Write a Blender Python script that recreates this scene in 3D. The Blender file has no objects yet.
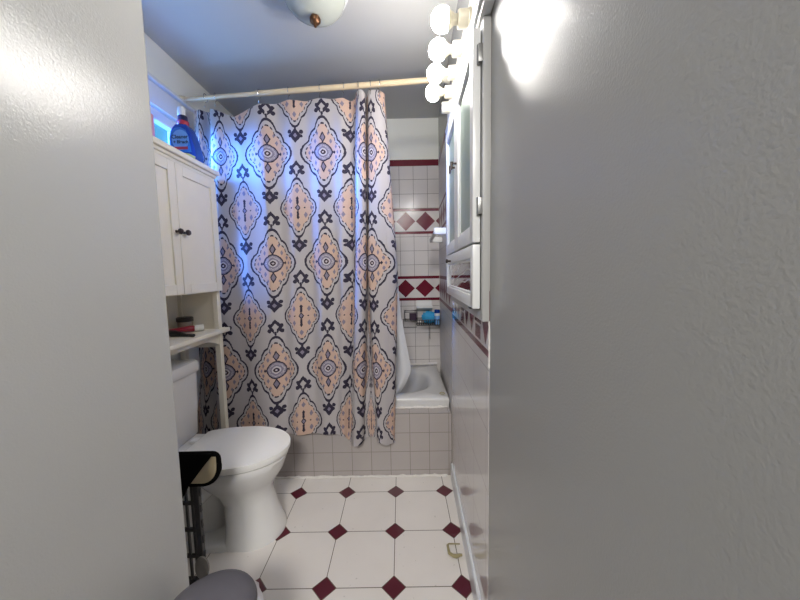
import bpy, bmesh, math, random
import numpy as np
from mathutils import Vector, Matrix
C = bpy.context.scene.collection
SC = bpy.context.scene
PI = math.pi
random.seed(7)

# ------------------------------------------------------------------ node DSL
class V:
    def __init__(s, nt, o): s.nt, s.o = nt, o
    def _m(s, op, *a):
        n = s.nt.nodes.new('ShaderNodeMath'); n.operation = op
        for i, x in enumerate((s,) + a):
            if isinstance(x, V): s.nt.links.new(x.o, n.inputs[i])
            else: n.inputs[i].default_value = x
        return V(s.nt, n.outputs[0])
    def c(s, x):
        n = s.nt.nodes.new('ShaderNodeValue'); n.outputs[0].default_value = x
        return V(s.nt, n.outputs[0])
    def __add__(s, b): return s._m('ADD', b)
    __radd__ = __add__
    def __sub__(s, b): return s._m('SUBTRACT', b)
    def __rsub__(s, b): return s.c(b)._m('SUBTRACT', s)
    def __mul__(s, b): return s._m('MULTIPLY', b)
    __rmul__ = __mul__
    def __truediv__(s, b): return s._m('DIVIDE', b)
    def abs(s): return s._m('ABSOLUTE')
    def sin(s): return s._m('SINE')
    def sqrt(s): return s._m('SQRT')
    def lt(s, b): return s._m('LESS_THAN', b)
    def gt(s, b): return s._m('GREATER_THAN', b)
    def max(s, b): return s._m('MAXIMUM', b)
    def min(s, b): return s._m('MINIMUM', b)
    def wrap(s, p, off=0.0):          # centred repeat in [-p/2, p/2]
        return s._m('WRAP', off + p / 2, off - p / 2) - off
    def between(s, a, b): return s.gt(a) * s.lt(b)

def mix(nt, fac, a, b):
    n = nt.nodes.new('ShaderNodeMix'); n.data_type = 'RGBA'
    if isinstance(fac, V): nt.links.new(fac.o, n.inputs[0])
    else: n.inputs[0].default_value = fac
    for i, x in ((6, a), (7, b)):
        if isinstance(x, (tuple, list)): n.inputs[i].default_value = (*x[:3], 1)
        else: nt.links.new(x, n.inputs[i])
    return n.outputs[2]

def srgb(r, g, b):
    f = lambda c: (c / 255 / 12.92) if c / 255 <= .04045 else ((c / 255 + .055) / 1.055) ** 2.4
    return (f(r), f(g), f(b))

def new_mat(name):
    m = bpy.data.materials.new(name); m.use_nodes = True
    return m, m.node_tree, m.node_tree.nodes['Principled BSDF']

def coords(nt, kind='Object'):
    t = nt.nodes.new('ShaderNodeTexCoord'); s = nt.nodes.new('ShaderNodeSeparateXYZ')
    nt.links.new(t.outputs[kind], s.inputs[0])
    return [V(nt, s.outputs[i]) for i in range(3)], t.outputs[kind]

def noise(nt, vec, scale, detail=3, rough=.5):
    n = nt.nodes.new('ShaderNodeTexNoise'); n.inputs['Scale'].default_value = scale
    n.inputs['Detail'].default_value = detail; n.inputs['Roughness'].default_value = rough
    if vec is not None: nt.links.new(vec, n.inputs['Vector'])
    return V(nt, n.outputs[0])

def bump(nt, b, h, strength, dist=.002):
    n = nt.nodes.new('ShaderNodeBump'); n.inputs['Strength'].default_value = strength
    n.inputs['Distance'].default_value = dist
    nt.links.new(h.o, n.inputs['Height']); nt.links.new(n.outputs[0], b.inputs['Normal'])

def flat(name, col, rough=.4, metal=0, var=.06, nscale=12, bmp=0, bscale=120, spec=.5, coat=0):
    m, nt, b = new_mat(name)
    _, vec = coords(nt)
    nz = noise(nt, vec, nscale)
    nt.links.new(mix(nt, nz, tuple(c * (1 - var) for c in col), tuple(min(1, c * (1 + var)) for c in col)), b.inputs['Base Color'])
    b.inputs['Roughness'].default_value = rough; b.inputs['Metallic'].default_value = metal
    b.inputs['Specular IOR Level'].default_value = spec; b.inputs['Coat Weight'].default_value = coat
    if bmp: bump(nt, b, noise(nt, vec, bscale, 2), bmp)
    return m

# ------------------------------------------------------------------ materials
GROUT = srgb(124, 117, 112)
WHITE_TILE = srgb(214, 209, 206)
MAROON = srgb(104, 30, 47)

M = {}
M['bathpaint'] = flat('white_bathroom_paint', srgb(238, 239, 232), .4, bmp=.15, bscale=120, var=.02, nscale=3)
M['paint'] = flat('satin_grey_wall_paint', srgb(190, 190, 188), .2, bmp=.26, bscale=240, var=.02, nscale=3)  # lighter copy of the grey paint; brighter light on the left put into colour
M['paint_right'] = flat('glossy_grey_wall_paint', srgb(157, 157, 155), .22, bmp=.2, bscale=260, var=.02, nscale=3, spec=.16)  # darker copy of the same grey paint; the right side's dimmer light in colour
M['ceiling'] = flat('ceiling_paint', srgb(188, 188, 186), .45, bmp=.15, bscale=60, var=.03, nscale=4)
M['cream'] = flat('cream_painted_wood', srgb(234, 228, 213), .42, var=.03, bmp=.06, bscale=60)
M['porcelain'] = flat('white_porcelain', srgb(226, 225, 223), .12, var=.015)
M['tub'] = flat('white_enamel', srgb(208, 207, 206), .2, var=.03)
M['seat'] = flat('white_seat_plastic', srgb(244, 243, 240), .22, var=.01)
M['white'] = flat('white_gloss_paint', srgb(222, 223, 222), .28, var=.02)
M['trimwhite'] = flat('white_trim_paint', srgb(215, 218, 222), .3, var=.02)
M['offwhite'] = flat('aged_white_plastic', srgb(204, 198, 180), .35, var=.03)
M['caulk'] = flat('white_caulk', srgb(218, 214, 210), .5, var=.12, nscale=60, bmp=.5, bscale=90)
M['rod'] = flat('cream_enamel_tube', srgb(212, 192, 158), .35, var=.08, nscale=9)
M['chrome'] = flat('dull_chrome', (.5, .5, .5), .22, 1, var=.1)
M['framegrey'] = flat('grey_painted_wood', srgb(172, 172, 170), .4, var=.02)  # face frame toned greyer than the white doors
M['steel'] = flat('grey_painted_steel', srgb(140, 140, 138), .35, .6)
M['bronze'] = flat('dark_bronze', srgb(72, 64, 62), .3, .7)
M['copper'] = flat('brown_brass', srgb(104, 74, 54), .28, .8)
M['black'] = flat('black_plastic', srgb(16, 16, 17), .5)
M['rackgrey'] = flat('dark_grey_plastic_rack', srgb(52, 51, 52), .45)
M['blackfab'] = flat('black_fabric', srgb(10, 10, 11), .95, bmp=.5, bscale=400, spec=.1)
M['wire'] = flat('black_wire', srgb(28, 26, 28), .4)
M['beige'] = flat('beige_woven_lining', srgb(196, 180, 146), .85, bmp=.5, bscale=300)
M['lidgrey'] = flat('dark_grey_plastic', srgb(92, 90, 96), .5, var=.12, nscale=16)
M['bag'] = flat('white_bag_liner', srgb(225, 222, 224), .35, bmp=.5, bscale=60)
M['greyplastic'] = flat('translucent_grey_plastic', srgb(128, 124, 118), .3)
M['bluebottle'] = flat('blue_plastic', srgb(20, 62, 150), .25)
M['navy'] = flat('navy_plastic', srgb(26, 30, 70), .3)
M['lightblue'] = flat('pale_blue_label', srgb(120, 170, 220), .35)
M['midblue'] = flat('bright_blue_label', srgb(30, 110, 190), .3)
M['yellow'] = flat('yellow_label_band', srgb(226, 214, 110), .4)
M['red'] = flat('red_label_band', srgb(178, 44, 62), .4)
M['ink'] = flat('dark_ink', srgb(20, 22, 52), .5)
M['pink'] = flat('pink_package_print', srgb(224, 156, 150), .45, var=.15, nscale=25)
M['loofah'] = flat('blue_mesh_sponge', srgb(52, 156, 208), .7, bmp=1, bscale=120)
M['purple'] = flat('dark_purple_plastic', srgb(58, 40, 62), .35, var=.3, nscale=40)
M['crimson'] = flat('crimson_tube', srgb(140, 22, 46), .3)
M['jar'] = flat('grey_brown_jar', srgb(120, 106, 92), .3, var=.25, nscale=30)
M['darklid'] = flat('dark_jar_lid', srgb(24, 20, 20), .4)
M['olive'] = flat('olive_beige_plastic', srgb(150, 140, 104), .5)
M['liner'] = flat('white_vinyl_liner', srgb(214, 216, 220), .28, var=.02)

def mk_frost(name, c1, c2, rough):
    m, nt, b = new_mat(name); (x, y, z), vec = coords(nt)
    nt.links.new(mix(nt, noise(nt, vec, 6), c1, c2), b.inputs['Base Color'])
    b.inputs['Roughness'].default_value = rough; b.inputs['Metallic'].default_value = .25
    return m
M['frost'] = mk_frost('frosted_mirror_glass', srgb(128, 148, 138), srgb(150, 168, 158), .3)

def mk_etched():
    m, nt, b = new_mat('etched_mirror_glass'); (x, y, z), vec = coords(nt)
    w = nt.nodes.new('ShaderNodeTexWave'); w.wave_type = 'RINGS'; w.rings_direction = 'X'
    w.inputs['Scale'].default_value = 9; w.inputs['Distortion'].default_value = 3.5; w.inputs['Detail'].default_value = 0
    nt.links.new(vec, w.inputs['Vector'])
    e = V(nt, w.outputs['Fac']).gt(.93)
    nt.links.new(mix(nt, e, srgb(172, 172, 176), srgb(214, 214, 214)), b.inputs['Base Color'])
    b.inputs['Metallic'].default_value = .9
    nt.links.new((e * .35 + .06).o, b.inputs['Roughness'])
    return m
M['etched'] = mk_etched()

def mk_glow(name, col, s):
    m, nt, b = new_mat(name)
    b.inputs['Base Color'].default_value = (.9, .9, .88, 1)
    b.inputs['Emission Color'].default_value = (*col, 1); b.inputs['Emission Strength'].default_value = s
    return m
BULB = 41
M['bulb'] = mk_glow('lit_globe_glass', (1, .965, .92), BULB)
M['dome'] = flat('frosted_dome_glass', srgb(178, 182, 174), .22, var=.08, nscale=14)

def mk_pane():
    m, nt, b = new_mat('window_pane_glass')
    out = nt.nodes['Material Output']
    tr = nt.nodes.new('ShaderNodeBsdfTransparent'); tr.inputs[0].default_value = (.86, .95, 1, 1)
    gl = nt.nodes.new('ShaderNodeBsdfGlossy'); gl.inputs['Roughness'].default_value = .05
    mx = nt.nodes.new('ShaderNodeMixShader'); mx.inputs[0].default_value = .08
    nt.links.new(tr.outputs[0], mx.inputs[1]); nt.links.new(gl.outputs[0], mx.inputs[2]); nt.links.new(mx.outputs[0], out.inputs[0])
    nt.nodes.remove(b)
    return m
M['pane'] = mk_pane()

# floor: white octagons with maroon dots
FX, FY, FS = -.616, 1.7495, .28286
def mk_floor():
    m, nt, b = new_mat('octagon_and_dot_floor_tile'); (x, y, z), vec = coords(nt)
    u, v = (x - FX).wrap(FS).abs(), (y - FY).wrap(FS).abs()
    r = u + v
    dot = r.lt(.0475); ring = r.between(.0475, .0515)
    line = u.min(v).lt(.0017)
    g = ring.max(line * r.gt(.05))
    nz = noise(nt, vec, 5, 5)
    base = mix(nt, nz, srgb(216, 210, 204), srgb(228, 223, 218))
    spk = noise(nt, vec, 55, 1).gt(.76)
    base = mix(nt, spk * .35, base, srgb(150, 144, 136))
    col = mix(nt, dot, base, mix(nt, nz, srgb(72, 16, 32), srgb(92, 24, 42)))
    col = mix(nt, g, col, srgb(104, 94, 80))
    nt.links.new(col, b.inputs['Base Color'])
    b.inputs['Roughness'].default_value = .3
    bump(nt, b, 1 - g, .35, .0015)
    return m
M['floor'] = mk_floor()

def mk_tile(name, ax, px, ox, pz, oz, rough, lw=.0016, bands=None, z0=None, topband=None, col=WHITE_TILE, spec=.5):
    """square glazed wall tile; ax = object axis index along the wall"""
    m, nt, b = new_mat(name); co, vec = coords(nt)
    x, z = co[ax], co[2]
    g = (x - ox).wrap(px).abs().lt(lw).max((z - oz).wrap(pz).abs().lt(lw))
    nz = noise(nt, vec, 7, 3)
    c = mix(nt, nz, tuple(k * .95 for k in col), tuple(min(1, k * 1.04) for k in col))
    mar = None
    for (zl, zh, t, pitch, off) in (bands or []):
        inb = z.between(zl, zh)
        zc = (zl + zh) / 2; hh = (zh - zl) / 2 - t - .002
        d = ((x - off).wrap(pitch).abs() / (pitch / 2) + (z - zc).abs() / hh).lt(.97)
        edge = z.between(zl, zl + t).max(z.between(zh - t, zh))
        mm = inb * d.max(edge)
        mar = mm if mar is None else mar.max(mm)
        jl = (x - off).wrap(pitch).abs().lt(lw) * 0
        g = g * (1 - inb)
    if topband:
        tb = z.between(*topband); mar = tb if mar is None else mar.max(tb); g = g * (1 - tb)
    if mar is not None: c = mix(nt, mar, c, mix(nt, nz, srgb(98, 28, 44), srgb(116, 38, 54)))
    c = mix(nt, g, c, GROUT)
    nt.links.new(c, b.inputs['Base Color'])
    nt.links.new((g * .5 + rough).o, b.inputs['Roughness']); b.inputs['Specular IOR Level'].default_value = spec
    bump(nt, b, (1 - g) + noise(nt, vec, 9, 1) * .25, .25, .0015)
    return m
KB = 2.72 / 2.64
zb = lambda z: 1.27 + (z - 1.27) * KB
BW = 2.72
TP = .1175
M['tile_back'] = mk_tile('white_tile_with_maroon_diamonds', 0, TP, .120, TP, zb(1.787) + .002, .17, spec=.18,
    bands=[(zb(1.583), zb(1.787), .022, .166, .0525), (zb(1.036), zb(1.240), .024, .166, .0415)], topband=(zb(2.122), zb(2.172)))
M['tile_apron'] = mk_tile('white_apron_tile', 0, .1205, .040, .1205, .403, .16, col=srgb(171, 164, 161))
M['tile_plain'] = mk_tile('white_tile_plain', 1, .1175, 0, .1175, .4, .15)

def mk_rtile(WY):
    """right wall: large glossy tile below a mosaic border; diamonds beyond the tub front (object Y = distance along the wall)"""
    m, nt, b = new_mat('glossy_wall_tile_with_maroon_border'); (x, y, z), vec = coords(nt)
    tub = y.gt(WY)
    near = 1 - tub
    gl = (y - .06).wrap(.205).abs().lt(.0015).max((z - .965).wrap(.2).abs().lt(.0015)) * near
    gs = (y - .02).wrap(TP).abs().lt(.0015).max((z - zb(1.787)).wrap(TP).abs().lt(.0015)) * tub
    g = gl.max(gs).max((y - WY).abs().lt(.003))
    # near border
    inb = z.between(1.0, 1.215) * near
    line = z.between(1.003, 1.026)
    P = .118
    cell = (y + .07)._m('FLOORED_MODULO', P * 3)
    yy = cell._m('FLOORED_MODULO', P) - P / 2
    sq = cell.lt(P)
    tri = (1 - sq) * yy.abs().lt((z - 1.034) / .09 * (P / 2)) * z.between(1.034, 1.21)
    sqm = sq * (yy.abs().lt(.046) * z.between(1.034, 1.082)).max(yy.abs().lt(.054) * z.between(1.09, 1.21))
    mar = inb * line.max(tri).max(sqm)
    tcut = inb * line * yy.abs().gt(P / 2 - .0015)
    # tub zone bands
    for (zl, zh, t) in ((zb(1.583), zb(1.787), .022), (zb(1.036), zb(1.240), .024)):
        ib = z.between(zl, zh) * tub; zc = (zl + zh) / 2; hh = (zh - zl) / 2 - t - .002
        d = ((y - .03).wrap(.166).abs() / .083 + (z - zc).abs() / hh).lt(.97)
        mar = mar.max(ib * d.max(z.between(zl, zl + t)).max(ib * z.between(zh - t, zh)) * ib)
        g = g * (1 - ib)
    tb = z.between(zb(2.122), zb(2.172)); mar = mar.max(tb)
    g = (g * (1 - inb)).max(tcut)
    nz = noise(nt, vec, 6, 3)
    c = mix(nt, nz, tuple(k * .96 for k in WHITE_TILE), tuple(min(1, k * 1.04) for k in WHITE_TILE))
    c = mix(nt, mar, c, mix(nt, nz, srgb(98, 30, 46), srgb(120, 46, 60)))
    c = mix(nt, g, c, srgb(176, 170, 166))
    nt.links.new(c, b.inputs['Base Color'])
    nt.links.new((tub * .28 + .10).o, b.inputs['Roughness'])
    bump(nt, b, (1 - g) + noise(nt, vec, 5, 0) * .3, .12, .0012)
    return m

# curtain print
CP, CV = .318, .637
def mk_curtain():
    m, nt, b = new_mat('medallion_print_fabric')
    uvn = nt.nodes.new('ShaderNodeUVMap'); uvn.uv_map = 'cloth'
    sp = nt.nodes.new('ShaderNodeSeparateXYZ'); nt.links.new(uvn.outputs[0], sp.inputs[0])
    n1 = noise(nt, uvn.outputs[0], 70, 1); n2 = noise(nt, uvn.outputs[0], 55, 1)
    u0, v0 = V(nt, sp.outputs[0]), V(nt, sp.outputs[1])
    u0 = u0 + (n1 - .5) * .007; v0 = v0 + (n2 - .5) * .007
    weave = noise(nt, uvn.outputs[0], 260, 2)
    white = srgb(184, 178, 179)
    col = mix(nt, weave, tuple(c * .95 for c in white), tuple(min(1, c * 1.05) for c in white))
    dark_t, peach_t, mauve_t, pale_t = [], [], [], []
    for kind, ou, ov, a, bb in (('A', 0, 0, .141, .212), ('B', CP / 2, CV / 2, .114, .181)):
        x = (u0 - ou).wrap(CP).abs(); y = (v0 - ov).wrap(CV); ya = y.abs()
        X = x / a; Y = ya / bb
        r = X + Y
        t = X / (r + 1e-4)
        R = (t * (3 * PI)).sin().abs() * .09 + .95
        s = r / R
        line = s.between(.945, 1.03)
        dash = s.between(.785, .835) * (t * 46).sin().gt(-.35)
        dark_t.append(line.max(dash))
        peach_t.append(s.lt(.80))
        if kind == 'A':
            d = (x * x + y * y).sqrt() * .72 + (x + ya) * .23
            dark_t.append(d.between(.046, .053)); dark_t.append(d.between(.006, .014)); 
            mauve_t.append(d.lt(.047) * d.gt(.02))
            pale_t.append((d.between(.015, .022)).max(d.lt(.005)).max(d.between(.030, .041) * (n1 * 9)._m('FRACT').gt(.55)))
            l1 = x / .017 + (ya - .083).abs() / .034
            dark_t.append(l1.between(.62, 1)); mauve_t.append(l1.lt(.62))
            dark_t.append((x.between(.05, .07) * ya.lt(.004)).max(((x - .064).abs() / .006 + ya / .012).lt(1)))
            dots = ((x - .044).abs() / .009 + (ya - .062).abs() / .016).lt(1).max(((x - .075).abs() / .008 + (ya - .03).abs() / .014).lt(1)).max(((x - .086).abs() / .007 + ya / .012).lt(1)).max(((x - .03).abs() / .007 + (ya - .105).abs() / .012).lt(1))
            mauve_t.append(dots)
        else:
            st = x / .015 + ya / .022
            dark_t.append(st.between(.6, 1)); mauve_t.append(st.lt(.6))
            dark_t.append(x.lt(.006) * ya.between(.02, .058)); dark_t.append((x / .009 + (ya - .055).abs() / .012).lt(1))
            dots = ((x - .04).abs() / .011 + (ya - .042).abs() / .018).lt(1).max((x / .011 + (ya - .1).abs() / .018).lt(1)).max(((x - .074).abs() / .009 + ya / .014).lt(1))
            mauve_t.append(dots); dark_t.append((x - .036).abs().max(ya).lt(.004))
        # palmettes: open leaf above, filled leaf below
        yt = y - (bb + .046)
        q = x / .036 + yt.abs() / .048
        dark_t.append(q.between(.46, 1.0) * (1 - x.lt(.006) * yt.lt(0)))
        e1 = (((x - .031) * (x - .031)) + ((y - (bb + .024)) * (y - (bb + .024)))).sqrt()
        dark_t.append(e1.lt(.0125).max((((x - .030) * (x - .030)) + ((y - (bb + .056)) * (y - (bb + .056)))).sqrt().lt(.010)).max(x.lt(.005) * y.between(bb - .004, bb + .018)))
        yb_ = y + (bb + .038)
        q2 = x / .034 + yb_.abs() / .042
        dark_t.append(q2.between(.34, 1.0)); mauve_t.append(q2.lt(.34)); dark_t.append((((x - .029) * (x - .029)) + ((y + (bb + .040)) * (y + (bb + .040)))).sqrt().lt(.0095))
        e2 = (((x - .031) * (x - .031)) + ((y + (bb + .016)) * (y + (bb + .016)))).sqrt()
        dark_t.append(e2.lt(.0115).max(x.lt(.006) * (y + bb).abs().lt(.012)))
    def mx(l):
        r = l[0]
        for k in l[1:]: r = r.max(k)
        return r
    peach = mix(nt, weave, srgb(194, 163, 146), srgb(212, 184, 168))
    col = mix(nt, mx(peach_t), col, peach)
    col = mix(nt, mx(mauve_t), col, srgb(132, 124, 142))
    col = mix(nt, mx(pale_t), col, srgb(196, 192, 200))
    col = mix(nt, mx(dark_t), col, srgb(50, 45, 62))
    out = nt.nodes['Material Output']
    nt.links.new(col, b.inputs['Base Color']); b.inputs['Roughness'].default_value = .65; b.inputs['Specular IOR Level'].default_value = .25
    tl = nt.nodes.new('ShaderNodeBsdfTranslucent'); nt.links.new(col, tl.inputs[0])
    ms = nt.nodes.new('ShaderNodeMixShader'); ms.inputs[0].default_value = .18
    nt.links.new(b.outputs[0], ms.inputs[1]); nt.links.new(tl.outputs[0], ms.inputs[2]); nt.links.new(ms.outputs[0], out.inputs[0])
    bump(nt, b, weave + noise(nt, uvn.outputs[0], 9, 2) * 3, .12, .002)
    return m
M['curtain'] = mk_curtain()

# ------------------------------------------------------------------ mesh helpers
def bm_(): return bmesh.new()

def box(bm, x0, x1, y0, y1, z0, z1, bev=0, seg=2, rot=None):
    r = bmesh.ops.create_cube(bm, size=1)
    vs = r['verts']
    bmesh.ops.scale(bm, vec=(x1 - x0, y1 - y0, z1 - z0), verts=vs)
    bmesh.ops.translate(bm, vec=((x0 + x1) / 2, (y0 + y1) / 2, (z0 + z1) / 2), verts=vs)
    if rot is not None: bmesh.ops.rotate(bm, cent=rot[0], matrix=rot[1], verts=vs)
    if bev:
        es = list({e for v in vs for e in v.link_edges})
        bmesh.ops.bevel(bm, geom=es, offset=bev, segments=seg, affect='EDGES', profile=.6)
    return bm

def tube(bm, pts, r, n=10, cap=True):
    pts = [Vector(p) for p in pts]; k = len(pts)
    rs = r if isinstance(r, (list, tuple)) else [r] * k
    closed = (pts[0] - pts[-1]).length < 1e-6 and k > 3
    if closed: pts = pts[:-1]; rs = rs[:-1]; k -= 1
    rings = []; prev = None
    for i, p in enumerate(pts):
        if closed: t = (pts[(i + 1) % k] - pts[i - 1])
        else: t = (pts[min(i + 1, k - 1)] - pts[max(i - 1, 0)])
        t.normalize()
        if prev is None:
            a = Vector((0, 0, 1)) if abs(t.z) < .9 else Vector((1, 0, 0))
            u = t.cross(a).normalized()
        else:
            u = (prev - t * prev.dot(t)).normalized()
        prev = u; w = t.cross(u)
        rings.append([bm.verts.new(p + (u * math.cos(2 * PI * j / n) + w * math.sin(2 * PI * j / n)) * rs[i]) for j in range(n)])
    for i in range(k if closed else k - 1):
        a, b = rings[i], rings[(i + 1) % k]
        for j in range(n): bm.faces.new((a[j], a[(j + 1) % n], b[(j + 1) % n], b[j]))
    if cap and not closed:
        bm.faces.new(rings[0][::-1]); bm.faces.new(rings[-1])
    return bm

def loft(bm, secs, cap0=True, cap1=True):
    rings = [[bm.verts.new(p) for p in s] for s in secs]; n = len(rings[0])
    for a, b in zip(rings, rings[1:]):
        for j in range(n): bm.faces.new((a[j], a[(j + 1) % n], b[(j + 1) % n], b[j]))
    if cap0: bm.faces.new(rings[0][::-1])
    if cap1: bm.faces.new(rings[-1])
    return bm

def lathe(bm, prof, c=(0, 0, 0), axis='z', n=32, cap0=True, cap1=True, sy=1.0):
    secs = []
    for r, h in prof:
        ring = []
        for j in range(n):
            a = 2 * PI * j / n; x, y = r * math.cos(a), r * math.sin(a) * sy
            p = {'z': (x, y, h), 'x': (h, x, y), 'y': (y, h, x)}[axis]
            ring.append((c[0] + p[0], c[1] + p[1], c[2] + p[2]))
        secs.append(ring)
    return loft(bm, secs, cap0, cap1)

def prism(bm, outline, axis, h0, h1, bev=0, seg=2):
    """outline: 2D points; axis: the extrusion axis"""
    def P(a, b, h): return {'x': (h, a, b), 'y': (a, h, b), 'z': (a, b, h)}[axis]
    lo = [bm.verts.new(P(a, b, h0)) for a, b in outline]; hi = [bm.verts.new(P(a, b, h1)) for a, b in outline]
    n = len(lo); fs = []
    for j in range(n): fs.append(bm.faces.new((lo[j], lo[(j + 1) % n], hi[(j + 1) % n], hi[j])))
    f0 = bm.faces.new(lo[::-1]); f1 = bm.faces.new(hi)
    if bev:
        es = list(f0.edges) + list(f1.edges)
        bmesh.ops.bevel(bm, geom=es, offset=bev, segments=seg, affect='EDGES', profile=.6)
    return bm

def obj(name, bm, mat, parent=None, smooth=True, ang=38):
    bmesh.ops.recalc_face_normals(bm, faces=bm.faces)
    me = bpy.data.meshes.new(name); bm.to_mesh(me); bm.free()
    me.materials.append(M[mat] if isinstance(mat, str) else mat)
    if smooth:
        me.polygons.foreach_set('use_smooth', [True] * len(me.polygons))
        me.set_sharp_from_angle(angle=math.radians(ang))
    o = bpy.data.objects.new(name, me); C.objects.link(o)
    if parent is not None: o.parent = parent
    return o

def tag(o, label, cat, group=None):
    o['label'] = label; o['category'] = cat
    if group: o['group'] = group
    return o
def thing(name, label, cat, loc=(0, 0, 0), rotz=0, group=None):
    o = bpy.data.objects.new(name, None); C.objects.link(o)
    o.location = loc; o.rotation_euler = (0, 0, rotz); o.empty_display_size = .05
    return tag(o, label, cat, group)
def struct(name, bm, m, parent=None, smooth=False):
    o = obj(name, bm, m, parent, smooth=smooth)
    if parent is None: o['kind'] = 'structure'
    return o

# ------------------------------------------------------------------ room shell
XL, CH, Y0 = -1.30, 2.53, -1.5
RX, RY, RS = .272, 1.13, .038           # right wall: x = RX + RS*(y-RY)
RROT = -math.atan(RS); RLOC = (RX, RY, 0)
rw = lambda y: RX + RS * (y - RY)
APY, TUBY = 1.888, 1.972

struct('floor', box(bm_(), -1.5, .6, Y0 - .1, BW + .1, -.05, 0), 'floor')
struct('ceiling', box(bm_(), -1.5, .6, Y0 - .1, BW + .1, CH, CH + .05), 'ceiling')
# back wall: tile with a painted strip above it
struct('wall_back', box(bm_(), XL - .1, .5, BW + .008, BW + .1, 0, CH), 'bathpaint')
struct('wall_back_tile', box(bm_(), XL, rw(BW) - .001, BW, BW + .007, .30, zb(2.172)), 'tile_back')
# left wall with the window opening
WY0, WY1, WZ0, WZ1 = 1.12, 1.985, 1.12, 2.175
bm = bm_()
box(bm, XL - .055, XL, .87, WY0, 0, CH); box(bm, XL - .055, XL, WY1, BW + .008, 0, CH)
box(bm, XL - .055, XL, WY0, WY1, 0, WZ0); box(bm, XL - .055, XL, WY0, WY1, WZ1, CH)
struct('wall_left', bm, 'bathpaint')
struct('wall_left_tile', box(bm_(), XL + .001, XL + .007, 2.10, BW - .001, .30, zb(2.172)), 'tile_plain')
# painted partition along which the photograph looks in
struct('wall_entry_left', box(bm_(), XL - .14, -.648, Y0, .875, 0, CH, .004, 2), 'paint')
struct('wall_rear', box(bm_(), -1.5, .6, Y0 - .1, Y0, 0, CH), 'paint')
# right wall, one plane turned a little from the tile grid; the tile covers it from y = .955 on
TN = .950 - RY
o = struct('wall_right', box(bm_(), 0, .1, -2.8, BW - RY + .1, 0, CH), 'paint_right'); o.location = (RX + .0012, RY, 0); o.rotation_euler = (0, 0, RROT)
M['tile_right'] = mk_rtile(APY - RY - .03)
o = struct('wall_right_tile', box(bm_(), 0, .001, TN, BW - RY - .002, 0, zb(2.172)), 'tile_right'); o.location = RLOC; o.rotation_euler = (0, 0, RROT)
bm = bm_()
pts = [(.0005, TN - .001 + random.uniform(-.0015, .0015), .975 + i * .008) for i in range(19)]
tube(bm, pts, [random.uniform(.0025, .0045) for p in pts], 7)
o = struct('trim_1', bm, 'caulk', smooth=True); o.location = RLOC; o.rotation_euler = (0, 0, RROT)
bm = bm_()
prism(bm, [(-.0005, 0), (-.0125, 0), (-.0125, .092), (-.009, .1), (-.0005, .1)], 'y', TN, APY - RY - .03)
o = struct('baseboard_right', bm, 'trimwhite'); o.location = RLOC; o.rotation_euler = (0, 0, RROT)

# window: casing, sash, pane
win = bm_()
cx0, cx1 = XL + .0005, XL + .022
box(win, cx0, cx1, WY0 - .10, WY1 + .10, WZ1, WZ1 + .115, .006)
box(win, cx0, cx1, WY1, WY1 + .10, WZ0 - .1, WZ1, .006); box(win, cx0, cx1, WY0 - .10, WY0, WZ0 - .1, WZ1, .006)
box(win, cx0, cx1 - .004, WY0, WY1, WZ0 - .1, WZ0, .006)
box(win, cx0, cx1 + .02, WY0 - .11, WY1 + .11, WZ1 + .115, WZ1 + .135, .004)
w1 = struct('window_1', win, 'trimwhite', smooth=True)
bm = bm_()
sx0, sx1 = XL - .05, XL - .006
for a in ((WY0, WY1, WZ1 - .055, WZ1), (WY0, WY1, WZ0, WZ0 + .055), (WY0, WY0 + .05, WZ0 + .055, WZ1 - .055), (WY1 - .05, WY1, WZ0 + .055, WZ1 - .055), (WY0 + .05, WY1 - .05, 1.63, 1.67)):
    box(bm, sx0, sx1, *a, .004)
obj('window_sash', bm, 'trimwhite', w1)
obj('window_pane', box(bm_(), XL - .042, XL - .036, WY0 + .05, WY1 - .05, WZ0 + .055, WZ1 - .055), 'pane', w1)

# tiled apron in front of the tub
bm = bm_()
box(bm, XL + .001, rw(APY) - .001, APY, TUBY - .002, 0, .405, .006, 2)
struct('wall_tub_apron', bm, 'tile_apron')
bm = bm_()
xs = np.linspace(-.9, .27, 60)
tube(bm, [(x, APY - .003, .004 + random.uniform(-.002, .003)) for x in xs], [random.uniform(.005, .010) for _ in xs], 7)
struct('trim_2', bm, 'caulk', smooth=True)
bm = bm_()
xs = np.linspace(-.10, .285, 30)
tube(bm, [(x, TUBY - .003, .407 + random.uniform(-.001, .004)) for x in xs], [random.uniform(.004, .010) for _ in xs], 7)
struct('trim_3', bm, 'caulk', smooth=True)

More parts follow.
